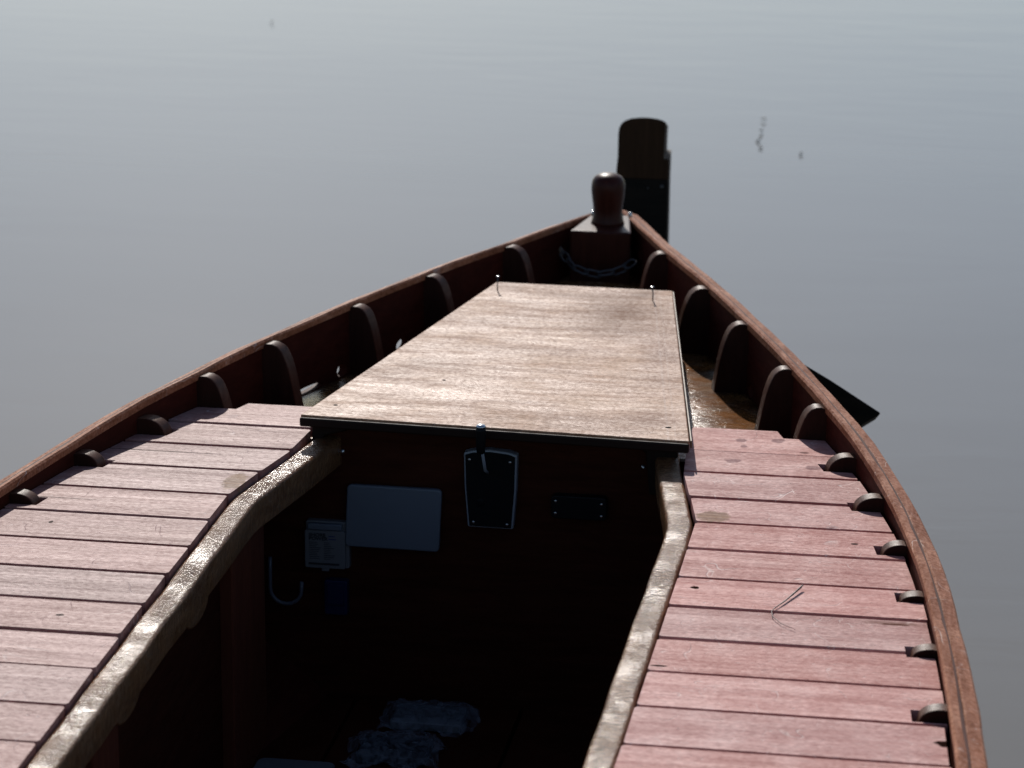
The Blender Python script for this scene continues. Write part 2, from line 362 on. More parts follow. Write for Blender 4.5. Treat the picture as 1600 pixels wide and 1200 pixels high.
for sgn in (-1, 1):
    for y, z, ry, rz in ((6.63, FLOOR + 0.006, 0.085, 0.008), (6.785, FLOOR + 0.016, 0.022, 0.017), (7.06, FLOOR + 0.014, 0.030, 0.016), (7.885, -0.004, 0.022, 0.017)):
        mt_ = Matrix.Translation((sgn * S(y), y, z)) @ Matrix.Diagonal((0.07, ry, rz, 1))
        bmesh.ops.create_icosphere(cut, subdivisions=3, radius=1.0, matrix=mt_)
me_c = bpy.data.meshes.new('freeing_hole_shape'); cut.to_mesh(me_c); cut.free()
oc = bpy.data.objects.new('freeing_hole_shape', me_c); COL.objects.link(oc)
md = hull.modifiers.new('freeing_holes', 'BOOLEAN'); md.operation = 'DIFFERENCE'; md.object = oc; md.solver = 'EXACT'
dg = bpy.context.evaluated_depsgraph_get(); dg.update()
me_new = bpy.data.meshes.new_from_object(hull.evaluated_get(dg))
hull.modifiers.clear(); hull.data = me_new; bpy.data.objects.remove(oc)
mb = MB(); mb.add([(x, 1.10, z) for x, z in hull_half(1.1, 0.019)] + [(-x, 1.10, z) for x, z in reversed(hull_half(1.1, 0.019)[:-1])], [tuple(range(13))])
mb2 = MB(); ring = mb.v; mb2.loft([[(x, 1.06, z) for x, y, z in ring], [(x, 1.13, z) for x, y, z in ring]], smooth=False)
mb2.build('transom', M['hull_in'], boat, 0.004)

# water: one sheet to the horizon, open where the hull displaces it
bw = bmesh.new()
def wl_half(y):
    pts = hull_half(y, 0.010)
    for (x0, z0), (x1, z1) in zip(pts, pts[1:]):
        if z0 >= WZ >= z1: return x0 + (x1 - x0) * (WZ - z0) / (z1 - z0)
loop = [(wl_half(y), y) for y in HY] + [(-wl_half(y), y) for y in reversed(HY)]
for ring in ([(-25, -20), (25, -20), (25, 40), (-25, 40)], loop):
    vs = [bw.verts.new((x, y, WZ)) for x, y in ring]
    for i in range(len(vs)): bw.edges.new((vs[i], vs[(i + 1) % len(vs)]))
bmesh.ops.triangle_fill(bw, use_beauty=True, edges=bw.edges[:], normal=(0, 0, 1))
bw.verts.ensure_lookup_table(); near = bw.verts[:4]
far = [bw.verts.new((x, y, WZ)) for x, y in ((-4000, -4000), (4000, -4000), (4000, 8000), (-4000, 8000))]
for i in range(4): bw.faces.new((far[i], far[(i + 1) % 4], near[(i + 1) % 4], near[i]))
bmesh.ops.recalc_face_normals(bw, faces=bw.faces)
if sum(f.normal.z for f in bw.faces) < 0: bmesh.ops.reverse_faces(bw, faces=bw.faces)
me_w = bpy.data.meshes.new('water'); bw.to_mesh(me_w); bw.free()
wo = bpy.data.objects.new('water', me_w); COL.objects.link(wo); me_w.materials.append(M['water'])
wo['kind'] = 'structure'; wo['label'] = 'calm grey muddy water around the boat'

# gunwale (inner strip) and rubbing rail (outer strip)
GY = [1.1 + 0.3*i for i in range(11)] + [4.3 + 0.1*i for i in range(38)] + [8.08, 8.15]
def strip(sgn, a, b, z0, z1, seed, ylist=None, mb=None):
    rnd = random.Random(seed); rings = []; ph = [rnd.uniform(0, 6.28) for _ in range(4)]
    for y in (ylist or GY):
        s, z = S(y), ZS(y)
        dy = (S(y + 0.02) - S(y - 0.02)) / 0.04
        nx, ny = 1 / math.hypot(1, dy), -dy / math.hypot(1, dy)
        wob = 0.0012*math.sin(y*9 + ph[0]) + 0.0008*math.sin(y*23 + ph[1]); wz = 0.0010*math.sin(y*13 + ph[2]) + 0.0006*math.sin(y*37 + ph[3])
        A, B = a + wob * (0 if a < 0.01 else 1), b + wob
        r = 0.004
        sec = [(A, z0), (B, z0), (B, z1 - r), (B - r, z1), (A + r, z1), (A, z1 - r)]
        rings.append([(max(s + d*nx, 0.002) * sgn, y + d*ny, z + zz - 0.34*max(0, d) + wz*(1 if zz > 0 else 0)) for d, zz in sec])
    return (mb or MB()).loft(rings, smooth=False)
for sgn in (-1, 1):
    g = strip(sgn, -0.004, 0.0185, -0.012, 0.006, 3 + sgn).build('gunwale', M['rail'], boat)
    ra = strip(sgn, 0.0193, 0.0500, -0.050, 0.0050, 8 + sgn, [y for y in GY if y < 4.5] + [4.512])
    rr = strip(sgn, 0.0196, 0.0495, -0.050, 0.0045, 9 + sgn, [4.5138] + [y for y in GY if y > 4.55], ra).build('rubbing_rail', M['rail'], boat)

# frames (ribs) with rounded heads
HEAD = {5.96: (0.060, 0.036), 5.71: (0.056, 0.029), 5.44: (0.050, 0.021), 5.18: (0.042, 0.013), 4.90: (0.045, 0.013), 4.60: (0.052, 0.021), 4.31: (0.046, 0.016)}
def frame(sgn, y):
    rnd = random.Random(int(y * 1000) + sgn); j = lambda a: rnd.uniform(-a, a)
    zt = ZS(y) - 0.004 + j(0.0015)
    if y < 6.1:
        D, zt = HEAD.get(y, (0.048, 0.016)); D += j(0.004); zt += j(0.002)
        prof = [(-0.012, FLOOR - 0.05), (-0.012, zt - 0.006), (0.0, zt - 0.002)] + [(D * (0.22 + 0.78 * math.sin(math.pi/2 * k/8)), zt - (zt + 0.004) * (1 - math.cos(math.pi/2 * k/8))) for k in range(9)] + [(D + 0.003, -0.03), (D + 0.006, FLOOR - 0.05)]
    else:
        q = rnd.uniform(0.93, 1.06)
        prof = [(-0.012, FLOOR - 0.05), (-0.012, zt - 0.014), (0.000, zt - 0.001), (0.012, zt + 0.003), (0.024, zt + 0.002), (0.036, zt - 0.004), (0.045, zt - 0.013), (0.052, zt - 0.026), (0.058, zt - 0.042),
                (0.064, zt - 0.062), (0.071, zt - 0.095), (0.082, FLOOR + 0.01), (0.090, FLOOR - 0.05)]
        prof = [(d * q if d > 0 else d, z_) for d, z_ in prof]
    dy = (S(y + FT) - S(y)) / FT
    f0 = lambda p: (sgn * (S(y) - p[0]), y, p[1]); f1 = lambda p: (sgn * (S(y) + dy*FT*0.85 - p[0]), y + FT, p[1])
    return MB().prism(prof, f0, f1)
for y in FRAME_Y:
    for sgn in (-1, 1):
        if S(y) < 0.1: continue
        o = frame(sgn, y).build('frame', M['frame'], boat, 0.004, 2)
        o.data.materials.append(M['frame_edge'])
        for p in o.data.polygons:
            if abs(p.normal.y) < 0.6: p.material_index = 1  # edge faces take the sunlit tone, sides stay dark as in shade

# slatted side decks
def deck(sgn, seed):
    rnd = random.Random(seed); mb = MB()
    for k in range(29):
        g0, g1 = 0.0045 + rnd.uniform(0, 0.003), 0.0045 + rnd.uniform(0, 0.003)
        yf = Y_DECK0 - k*PITCH - (g0 if k else 0); ya = Y_DECK0 - (k + 1)*PITCH + g1
        zt = rnd.uniform(-0.0012, 0.0012)
        tilt = rnd.uniform(-0.0016, 0.0016)
        out = []                                # outer edge from aft to forward with notches round the frames
        ys = [ya, (ya*2+yf)/3, (ya+2*yf)/3, yf]
        fr = [f for f in FRAME_Y if f - 0.012 < yf and f + FT + 0.012 > ya]
        ev = sorted(set(ys + [max(ya, f - 0.006) for f in fr] + [min(yf, f + FT + 0.010) for f in fr]))
        edge = rnd.uniform(-0.003, 0.004)
        def outer(y, inside):
            return S(y) - (inside if inside else 0.006) - (0 if inside else edge)
        pts = []
        for i in range(len(ev) - 1):
            mid = (ev[i] + ev[i+1]) / 2
            ins = max([HEAD.get(f, (0.085 if f > 6.1 else 0.048, 0))[0] + 0.011 for f in fr if f - 0.006 < mid < f + FT + 0.010] or [0])
            pts += [(outer(ev[i], ins), ev[i]), (outer(ev[i+1], ins), ev[i+1])]
        clean = [pts[0]]
        for p in pts[1:]:
            if math.hypot(p[0]-clean[-1][0], p[1]-clean[-1][1]) > 1e-4: clean.append(p)
        r = 0.005
        e = rnd.uniform(-0.002, 0.002)
        inn = [(lin(INNER, yf - r) + e + r*0.9, yf), (lin(INNER, yf - r) + e, yf - r), (lin(INNER, (ya+yf)/2) + e, (ya+yf)/2), (lin(INNER, ya + r) + e, ya + r), (lin(INNER, ya + r) + e + r*0.9, ya)]
        poly = clean + inn
        if sgn < 0: poly = [(-x, y) for x, y in reversed(poly)]
        ym = (ya + yf) / 2
        zz = lambda p, b: zt + tilt*(p[1]-ym)/0.08 - b
        mb.prism(poly, lambda p: (p[0], p[1], zz(p, 0.024)), lambda p: (p[0], p[1], zz(p, 0)))
    return mb.build('side_deck', M['deck_l' if sgn < 0 else 'deck_r'], boat, 0.0022, 2)
deck_l, deck_r = deck(-1, 21), deck(1, 22)

# coamings along the well, bent at the knee, with rounded beam ends below
def coaming(sgn):
    path = [(0.4465, 1.5, -0.008), (0.4465, 3.0, -0.008), (0.447, 4.25, -0.008), (0.452, 5.0, -0.008), (0.4565, 5.35, -0.009), (0.4575, 5.56, -0.010), (0.4545, 5.600, -0.010), (0.4470, 5.640, -0.010), (0.425, 5.77, -0.010), (0.402, 5.91, -0.010), (0.385, 6.02, -0.011), (0.379, 6.07, -0.012)]
    hw, hh, r = 0.0265, 0.070, 0.009
    dense = []
    for (a, b) in zip(path, path[1:]):
        n = max(1, int((b[1]-a[1]) / 0.03))
        dense += [tuple(a[i] + (b[i]-a[i])*k/n for i in range(3)) for k in range(n)]
    dense.append(path[-1]); rings = []
    rnd = random.Random(5 + sgn)
    for i, p in enumerate(dense):
        q0, q1 = dense[max(0, i-1)], dense[min(len(dense)-1, i+1)]
        tx, ty = q1[0]-q0[0], q1[1]-q0[1]; L = math.hypot(tx, ty); nx, ny = ty/L, -tx/L
        jit = 0.0007*math.sin(p[1]*21) + rnd.uniform(-0.0003, 0.0003); jz = 0.0006*math.sin(p[1]*17+1) + rnd.uniform(-0.0002, 0.0002)
        sec = []
        for (cx_, cz_, a0) in ((hw - r, -r, 0), (-hw + r, -r, 90), (-hw + r*0.7, -hh + r*0.7, 180), (hw - r*0.7, -hh + r*0.7, 270)):
            rad = r if cz_ == -r else r*0.7
            for k in range(5):
                a = math.radians(a0 + 90*k/4); sec.append((cx_ + rad*math.cos(a), cz_ + rad*math.sin(a)))
        rings.append([(sgn*(p[0] + (d + jit)*nx), p[1] + (d + jit)*ny, p[2] + zz + jz) for d, zz in sec])
    c = MB().loft(rings).build('coaming', M['coaming'], boat)
    ws = c.modifiers.new('edges', 'EDGE_SPLIT'); ws.split_angle = math.radians(35)
    for y in (5.11, 4.63, 4.15, 3.67, 3.19, 2.71):
        prof = [(-0.08, -0.06)] + [(0.08*-math.cos(math.pi*k/10), -0.074 - 0.036*math.sin(math.pi*k/10)**0.8) for k in range(11)] + [(0.08, -0.06)]
        MB().prism(prof, lambda p: (sgn*0.432, y + p[0], p[1]), lambda p: (sgn*0.476, y + p[0], p[1])).build('beam_end', M['coaming'], c, 0.006, 2)
for sgn in (-1, 1): coaming(sgn)

# cockpit: sole, side panels with stiles, bulkhead
SOLE = -0.635
mb = MB()
for x0, x1 in ((-0.62, -0.325), (-0.317, -0.132), (-0.124, 0.060), (0.068, 0.247), (0.255, 0.62)):
    mb.box((x0, 1.2, SOLE - 0.03), (x1, YB + 0.02, SOLE))
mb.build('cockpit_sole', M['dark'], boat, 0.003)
for sgn in (-1, 1):
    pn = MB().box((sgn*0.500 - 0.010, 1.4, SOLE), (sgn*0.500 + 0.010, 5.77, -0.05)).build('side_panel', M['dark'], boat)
    for y0, y1 in ((5.485, 5.765), (4.50, 4.66), (3.40, 3.56)):
        xa, xb = sorted((sgn*0.492, sgn*0.462))
        MB().box((xa, y0, SOLE + 0.001), (xb, y1, -0.074)).build('stile', M['stile'], pn, 0.004)
bk = MB().box((-0.60, YB, SOLE - 0.02), (0.60, YB + 0.02, -0.028)).box((-0.414, YB, -0.0279), (0.402, YB + 0.0199, 0.034)).build('bulkhead', M['dark'], boat)
for x, z in ((-0.352, -0.047), (0.328, -0.045)):
    MB().lathe((x, YB, z), [(0.0, 0.003), (0.005, 0.0028), (0.006, 0.0)][::-1], 12, 'y').build('screw', M['steel'], bk)
MB().prism([(0.405, 0.033), (0.300, 0.033), (0.305, 0.012), (0.335, -0.002), (0.345, -0.10), (0.405, -0.10)], lambda p: (p[0], YB - 0.03, p[1]), lambda p: (p[0], YB + 0.001, p[1])).build('corner_bracket', M['edge'], bk, 0.004)
MB().prism([(-0.415, 0.033), (-0.33, 0.033), (-0.335, 0.010), (-0.385, -0.004), (-0.415, -0.05)], lambda p: (p[0], YB - 0.03, p[1]), lambda p: (p[0], YB + 0.001, p[1])).build('corner_bracket', M['edge'], bk, 0.004)
mb = MB()
for xa0, xa1, xb0, xb1 in ((-0.414, -0.394, -0.195, -0.175), (0.382, 0.402, 0.233, 0.253)):
    mb.prism([(xa0, YB + 0.02), (xa1, YB + 0.02), (xb1, 7.22), (xb0, 7.22)], lambda p: (p[0], p[1], FLOOR), lambda p: (p[0], p[1], 0.034))
mb.box((-0.195, 7.20, FLOOR), (0.253, 7.22, 0.0339))
mb.build('hatch_trunk', M['hull_in'], boat)

# foredeck between the frames
mb = MB(); rings = []
for y in [YB + 0.02 + 0.1*i for i in range(20)] + [8.06]:
    s = S(y) + 0.008
    rings.append([(s*t, y, FLOOR + 0.010*(1 - t*t) - 0.004) for t in (-1, -0.66, -0.33, 0, 0.33, 0.66, 1)])
n = 7
mb.loft(rings, closed=False, smooth=True)
fd = mb.build('foredeck', M['wet_floor'], boat)
sd = fd.modifiers.new('thickness', 'SOLIDIFY'); sd.thickness = 0.02; sd.offset = -1

# samson post on its block
blk = MB().prism([(-0.084, 7.84), (0.090, 7.84), (0.062, 8.06), (-0.050, 8.06)], lambda p: (p[0], p[1], FLOOR - 0.01), lambda p: (p[0], p[1], 0.066)).build('post_block', M['samson'], boat, 0.006, 3)
prof = [(0.050, 0.060), (0.045, 0.075), (0.041, 0.095), (0.042, 0.115), (0.0455, 0.140), (0.0480, 0.165), (0.0475, 0.180), (0.044, 0.193), (0.037, 0.202), (0.026, 0.208), (0.012, 0.211), (0.001, 0.2115)]
MB().lathe((0.010, 7.95, 0), prof, 36).build('samson_post', M['samson'], boat)
for x, y in ((-0.045, 8.05), (0.062, 8.05)):
    MB().lathe((x, y, 0.055), [(0.006, 0), (0.006, 0.018), (0.004, 0.022), (0.001, 0.023)], 10).build('deck_pin', M['steel'], boat)

# stem: a deep timber running forward below the rails, with the square post rising at its end
out = [(-0.073, -0.9), (-0.0745, 0.030), (-0.072, 0.064), (-0.071, 0.066), (-0.0705, 0.145), (-0.068, 0.165), (-0.061, 0.179), (-0.050, 0.1885), (-0.030, 0.1965), (0.0, 0.2005), (0.025, 0.2005), (0.050, 0.198), (0.068, 0.1935), (0.0785, 0.187),
       (0.0755, 0.105), (0.0742, 0.0745), (0.0768, 0.0715), (0.0915, 0.0705), (0.0905, -0.20), (0.089, -0.9)]
ZB = 0.006
hi = [(-0.0742, ZB)] + [p for p in out if p[1] > ZB + 0.001] + [(0.0912, ZB)]
lo = [(-0.073, -0.9), (-0.0735, ZB - 0.0006), (0.0905, ZB - 0.0006), (0.0905, -0.20), (0.089, -0.9)]
stp = MB().prism(lo, lambda p: (p[0], 8.852, p[1]), lambda p: (p[0]*0.9, 9.0, p[1])).build('stem_post', M['black_board'], boat, 0.006, 3)  # lower length black, head above it dark brown
MB().prism(hi, lambda p: (p[0], 8.85, p[1]), lambda p: (p[0]*0.9, 9.0, p[1] - (0.040 if p[1] > 0.1 else 0.0))).build('post_head', M['stem'], stp, 0.007, 3)
MB().prism([(0.0, 8.12), (0.02, 8.12), (0.075, 8.86), (-0.06, 8.86)], lambda p: (p[0], p[1], -0.95), lambda p: (p[0], p[1], -0.17)).build('stem', M['stem'], boat, 0.006)
for x, z, r in ((0.070, -0.017, 0.0060), (0.026, -0.024, 0.0028)):
    MB().lathe((x, 8.852, z), [(r, 0.0), (r, 0.002), (r*0.6, 0.005), (0.0005, 0.006)], 12, 'y').build('bolt', M['galv'], stp)

# ------------------------------------------------------------------ hatch cover
hatch = empty('hatch_cover', (0, 6.6, 0.034))
tag(hatch, 'tapered brown mahogany hatch board with two upright nails, lying over the well', 'hatch')
def H(p): return (p[0], p[1] - 6.6, p[2] - 0.034)
HP = [(-0.431, 5.990), (0.439, 5.946), (0.267, 7.253), (-0.198, 7.263)]
MB().prism(HP, lambda p: H((p[0], p[1], 0.0345)), lambda p: H((p[0], p[1], 0.055))).build('board', M['hatch'], hatch, 0.003, 2)
d = Vector((0.87, -0.044)).normalized(); nn = Vector((d.y, -d.x))
a, b = Vector(HP[0]), Vector(HP[1])
MB().prism([tuple(a + nn*0.0005), tuple(b + nn*0.0005), tuple(b + nn*0.010), tuple(a + nn*0.010)], lambda p: H((p[0], p[1], 0.0300)), lambda p: H((p[0], p[1], 0.0505))).build('edge_strip', M['edge'], hatch, 0.004, 3)
MB().prism([(0.4400, 5.955), (0.4435, 5.955), (0.2710, 7.250), (0.2675, 7.250)], lambda p: H((p[0], p[1], 0.0365)), lambda p: H((p[0], p[1], 0.0535))).build('edge_strip', M['hatch_edge'], hatch, 0.001, 2)
for x, y, h, lx in ((-0.180, 7.170, 0.037, 0.001), (0.228, 7.139, 0.036, -0.002)):
    nl = MB().tube([H((x, y, 0.045)), H((x, y, 0.055 + h*0.5)), H((x + lx, y, 0.055 + h))], 0.0017, 8).build('nail', M['galv'], hatch)
    MB().lathe(H((x + lx, y, 0.055 + h)), [(0.0042, 0.0), (0.0045, 0.0012), (0.0030, 0.0022), (0.0005, 0.0024)], 14).build('head', M['steel'], nl)
for i, (x, y, rx) in enumerate(((-0.370, 6.076, 0.005), (0.383, 6.039, 0.007), (-0.167, 6.319, 0.004))):
    MB().prism([(x + rx*math.cos(k*math.pi/6), y + 0.0045*math.sin(k*math.pi/6)) for k in range(12)], lambda p: H((p[0], p[1], 0.050)), lambda p: H((p[0], p[1], 0.0556))).build('screw_hole', M['hole'], hatch)

# ------------------------------------------------------------------ fittings on the bulkhead (their faces stand about 3 cm proud, at y = 6.03)
def rrect(x0, x1, z0, z1, r, n=4):
    pts = []
    for cx_, cz_, a0 in ((x1 - r, z1 - r, 0), (x0 + r, z1 - r, 90), (x0 + r, z0 + r, 180), (x1 - r, z0 + r, 270)):
        for k in range(n + 1):
            a = math.radians(a0 + 90*k/n); pts.append((cx_ + r*math.cos(a), cz_ + r*math.sin(a)))
    return pts
def plate(poly, y0, y1, o=(0, 0, 0)):
    return MB().prism(poly, lambda p: (p[0]-o[0], y0-o[1], p[1]-o[2]), lambda p: (p[0]-o[0], y1-o[1], p[1]-o[2]))
# throttle control
o = (-0.012, YB, -0.11); th = empty('throttle_control', o)
tag(th, 'black tapered throttle plate with thin silver rim and an upright lever under the hatch edge', 'throttle control')
def thr(g):
    return [(-0.058 - g, -0.197 - g), (0.038 + g, -0.198 - g), (0.0445 + g, -0.11), (0.046 + g, -0.030 + g), (0.030, -0.0245 + g), (-0.012, -0.0205 + g), (-0.052, -0.0245 + g), (-0.068 - g, -0.030 + g), (-0.0655 - g, -0.11)]
plate(thr(0.0032), 6.034, YB + 0.001, o).build('rim', M['pale_trim'], th, 0.004, 3)
pl = plate(thr(-0.001), 6.030, 6.0345, o).build('face_plate', M['black'], th, 0.001)
for x, z in ((-0.057, -0.041), (0.034, -0.043), (-0.048, -0.187), (0.028, -0.189)):
    MB().lathe((x-o[0], 6.030-o[1], z-o[2]), [(0.0035, 0), (0.0035, 0.001), (0.002, 0.0016), (0.0003, 0.0016)], 10, 'y').build('screw', M['steel'], pl)
MB().lathe((-0.032-o[0], 6.030-o[1], -0.140-o[2]), [(0.009, 0), (0.009, 0.002), (0.006, 0.0025), (0.0005, 0.0025)], 18, 'y').build('button', M['black'], pl)
lv = MB().tube([(-0.014-o[0], 6.030-o[1], -0.070-o[2]), (-0.014-o[0], 5.985-o[1], -0.050-o[2]), (-0.014-o[0], 5.94-o[1], 0.010-o[2])], 0.0033, 10).build('lever', M['pale_trim'], th)
MB().lathe((-0.0155-o[0], 5.932-o[1], 0.006-o[2]), [(0.007, 0), (0.0095, 0.004), (0.0105, 0.02), (0.0115, 0.052), (0.0110, 0.060)], 18).build('grip', M['black'], lv)
MB().lathe((-0.0155-o[0], 5.932-o[1], 0.0655-o[2]), [(0.0112, 0), (0.0110, 0.003), (0.008, 0.0062), (0.0005, 0.0075)], 18).build('cap', M['steel'], lv)
# grey junction box
o = (-0.23, YB, -0.19); jb = empty('junction_box', o)
tag(jb, 'blank grey-blue plastic box with rounded corners mounted left of the throttle', 'junction box')
MB().prism(rrect(-0.332, -0.128, -0.258, -0.122, 0.008), lambda p: (p[0]-o[0], 6.041-o[1], p[1]-o[2]), lambda p: (p[0]-o[0], YB+0.001-o[1], p[1]-o[2])).build('body', M['grey_box'], jb, 0.002)
lid = [(x + (z + 0.19)*0.045, z - (x + 0.23)*0.006) for x, z in rrect(-0.3385, -0.1225, -0.2625, -0.1155, 0.010)]
plate(lid, 6.028, 6.0405, o).build('lid', M['grey_box'], jb, 0.004, 3)
# shore power inlet
o = (-0.385, YB, -0.265); sp = empty('shore_power_inlet', o)
tag(sp, 'small off-white shore power inlet with a printed hinged lid, left of the blank grey box', 'power inlet')
plate(rrect(-0.434, -0.333, -0.320, -0.209, 0.006), 6.040, YB + 0.001, o).build('body', M['off_white'], sp, 0.003)
ld = plate(rrect(-0.4345, -0.341, -0.3185, -0.228, 0.005), 6.030, 6.0395, o).build('lid', M['off_white'], sp, 0.002)
plate(rrect(-0.427, -0.348, -0.2265, -0.2115, 0.003), 6.026, 6.0395, o).build('hinge', M['grey_box'], sp, 0.003)
plate(rrect(-0.397, -0.379, -0.3265, -0.3185, 0.0035), 6.032, 6.045, o).build('latch', M['off_white'], sp, 0.002)
def bars(rows, y):
    mb = MB()
    for x0, x1, z0, z1 in rows: mb.box((x0-o[0], y-o[1], z0-o[2]), (x1-o[0], y+0.002-o[1], z1-o[2]))
    return mb
bars([(-0.4255, -0.3545, -0.310, -0.3055)], 6.0292).build('slot', M['ink'], ld)
bars([(-0.379, -0.364, -0.2420, -0.2402), (-0.379, -0.362, -0.2490, -0.2472)], 6.0292).build('stripe', M['ink_blue'], ld)
rnd = random.Random(4); rows = []
for i in range(10):
    z = -0.2575 - i*0.0043
    rows += [(-0.4235, -0.4235 + rnd.uniform(0.016, 0.026), z, z + 0.0011), (-0.390, -0.390 + rnd.uniform(0.012, 0.026), z, z + 0.0011)]
bars(rows, 6.0293).build('small_print', M['ink'], ld)
for txt, z in (('SHORE', -0.2425), ('POWER', -0.2512)):
    cu = bpy.data.curves.new('lettering', 'FONT'); cu.body = txt; cu.size = 0.0108; cu.extrude = 0.0004; cu.offset = 0.0003
    t = bpy.data.objects.new('lettering', cu); COL.objects.link(t); cu.materials.append(M['ink']); t.parent = ld
    dg = bpy.context.evaluated_depsgraph_get(); dg.update(); tm = bpy.data.meshes.new_from_object(t.evaluated_get(dg)); bpy.data.objects.remove(t)
    t = bpy.data.objects.new('lettering', tm); COL.objects.link(t); t.parent = ld
    t.rotation_euler = (math.pi/2, 0, 0); t.location = (-0.4245-o[0], 6.0293-o[1], z-o[2]); t.scale = (1.15, 1, 1)
# black cover plate
o = (0.189, YB, -0.142); cp = empty('cover_plate', o)
tag(cp, 'small black rectangular cover plate with four screws, right of the throttle', 'cover plate')
plate(rrect(0.126, 0.2505, -0.1695, -0.1155, 0.010), 6.036, YB + 0.001, o).build('plate', M['black'], cp, 0.003)
for x, z in ((0.136, -0.129), (0.239, -0.131), (0.136, -0.157), (0.239, -0.159)):
    MB().lathe((x-o[0], 6.0362-o[1], z-o[2]), [(0.0034, 0), (0.0034, 0.001), (0.002, 0.0015), (0.0003, 0.0015)], 10, 'y').build('screw', M['steel'], cp)
# blue socket under the inlet
o = (-0.365, YB, -0.39); bs = empty('socket_box', o)
tag(bs, 'dark blue plastic socket box in the shade below the off-white inlet', 'socket')
plate(rrect(-0.392, -0.338, -0.432, -0.348, 0.006), 6.035, YB + 0.001, o).build('body', M['blue'], bs, 0.004)
plate(rrect(-0.385, -0.345, -0.405, -0.356, 0.004), 6.030, 6.0345, o).build('cover', M['blue'], bs, 0.002)
# white cable loop
mb = MB(); pts = [(-0.516, -0.30), (-0.517, -0.33), (-0.517, -0.36)]
pts += [(-0.4805 - 0.0365*math.cos(math.pi*k/10), -0.375 - 0.036*math.sin(math.pi*k/10)) for k in range(11)] + [(-0.443, -0.356)]
cb = mb.tube([(x, 6.035, z) for x, z in pts], 0.0045, 10).build('cable', M['white_cable'])
tag(cb, 'white cable hanging in a U-shaped loop at the far left of the dark well', 'cable')

# ------------------------------------------------------------------ things on the sole
def sheet(cx_, cy_, wx, wy, h, seed, rot, z0):
    rnd = random.Random(seed); n = 26; ph = [rnd.uniform(0, 6.28) for _ in range(10)]
    vs, fs = [], []
    for j in range(n):
        for i in range(n):
            u, v = i/(n-1)*2-1, j/(n-1)*2-1
            x = u*wx*(1 + 0.05*math.sin(v*4 + ph[0]) + 0.02*math.sin(v*13)); y = v*wy*(1 + 0.05*math.sin(u*5 + ph[1]) + 0.02*math.sin(u*11))
            e = max(abs(u), abs(v))
            q = min(1.0, max(0.0, (1.0 - e) / 0.32)); q = q*q*(3-2*q)
            z = q*h + 0.012*math.sin(7*u + 4*v + ph[2]) * (1-q) + 0.002*math.sin(17*v - 11*u + ph[3]) + 0.0015*abs(math.sin(9*u + 6*v + ph[4]))*3 + 0.0012*math.sin(23*v + 13*u + ph[5]) + rnd.uniform(-0.0008, 0.0008)
            z = max(0.002, z + 0.004)
            vs.append((x*math.cos(rot) - y*math.sin(rot), x*math.sin(rot) + y*math.cos(rot), z))
    for j in range(n-1):
        for i in range(n-1): fs.append((j*n+i, j*n+i+1, (j+1)*n+i+1, (j+1)*n+i))
    return MB().add(vs, fs, True)
for (x, y, wx, wy, h, seed, lab, hb, cm) in ((-0.130, 5.930, 0.108, 0.075, 0.026, 1, 'crumpled clear plastic bag on the sole, the one against the bulkhead', 0.022, M['pale_grey']),
                                         (-0.170, 5.735, 0.104, 0.080, 0.028, 2, 'clear plastic bag around a dark box, in front of the other bag on the sole', 0.024, M['black'])):
    bg = empty('plastic_bag', (x, y, SOLE)); tag(bg, lab, 'plastic bag', 'plastic bags on the sole')
    sheet(0, 0, wx, wy, h, seed, 0.05, 0).build('film', M['bag'], bg)
    MB().box((-wx*0.74, -wy*0.72, 0.001), (wx*0.74, wy*0.72, hb)).build('contents', cm, bg, 0.004)
tr = empty('plastic_tub', (-0.36, 5.535, SOLE)); tag(tr, 'pale grey plastic tub with rounded corners at the bottom edge of the well', 'tub')
MB().prism(rrect(-0.075, 0.085, -0.08, 0.06, 0.02), lambda p: (p[0], p[1], 0.0), lambda p: (p[0]*1.03, p[1]*1.03, 0.028)).build('body', M['pale_grey'], tr, 0.006, 3)
MB().prism(rrect(-0.08, 0.09, -0.085, 0.065, 0.02), lambda p: (p[0], p[1], 0.0285), lambda p: (p[0], p[1], 0.036)).build('lid', M['pale_grey'], tr, 0.003, 3)

# ------------------------------------------------------------------ chain round the post block
ch = empty('mooring_chain', (0, 7.80, -0.03)); tag(ch, 'dark galvanised chain looped across the front of the samson post block', 'chain')
CP = [Vector(p) for p in ((-0.112, 7.88, -0.002), (-0.098, 7.850, -0.012), (-0.070, 7.812, -0.030), (-0.036, 7.800, -0.041), (0.000, 7.798, -0.047), (0.032, 7.800, -0.041), (0.062, 7.802, -0.034), (0.088, 7.815, -0.020), (0.098, 7.835, -0.014))]
def link_mesh():
    L, R_, r = 0.0135, 0.0095, 0.0032; pts = []
    for k in range(9): a = -math.pi/2 + math.pi*k/8; pts.append((L + R_*math.cos(a), R_*math.sin(a)))
    for k in range(9): a = math.pi/2 + math.pi*k/8; pts.append((-L + R_*math.cos(a), R_*math.sin(a)))
    rings = []; n = len(pts)
    for i in range(n):
        t = Vector(pts[(i+1) % n]) - Vector(pts[i-1]); t.normalize(); nx = Vector((t.y, -t.x))
        rings.append([(pts[i][0] + nx.x*r*math.cos(q*math.pi/4), pts[i][1] + nx.y*r*math.cos(q*math.pi/4), r*math.sin(q*math.pi/4)) for q in range(8)])
    rings.append(rings[0])
    return MB().loft(rings, caps=False)
lk = link_mesh().build('link', M['galv'], ch)
def on_path(t):
    i = min(int(t), len(CP) - 2); return CP[i].lerp(CP[i+1], t - i)
seglen = 0.037; acc = 0.0; ts = [0.0]; prev = CP[0]; t = 0.0
while t < len(CP) - 1.01:
    t += 0.01; q = on_path(t); acc += (q - prev).length; prev = q
    if acc >= seglen: ts.append(t); acc = 0.0
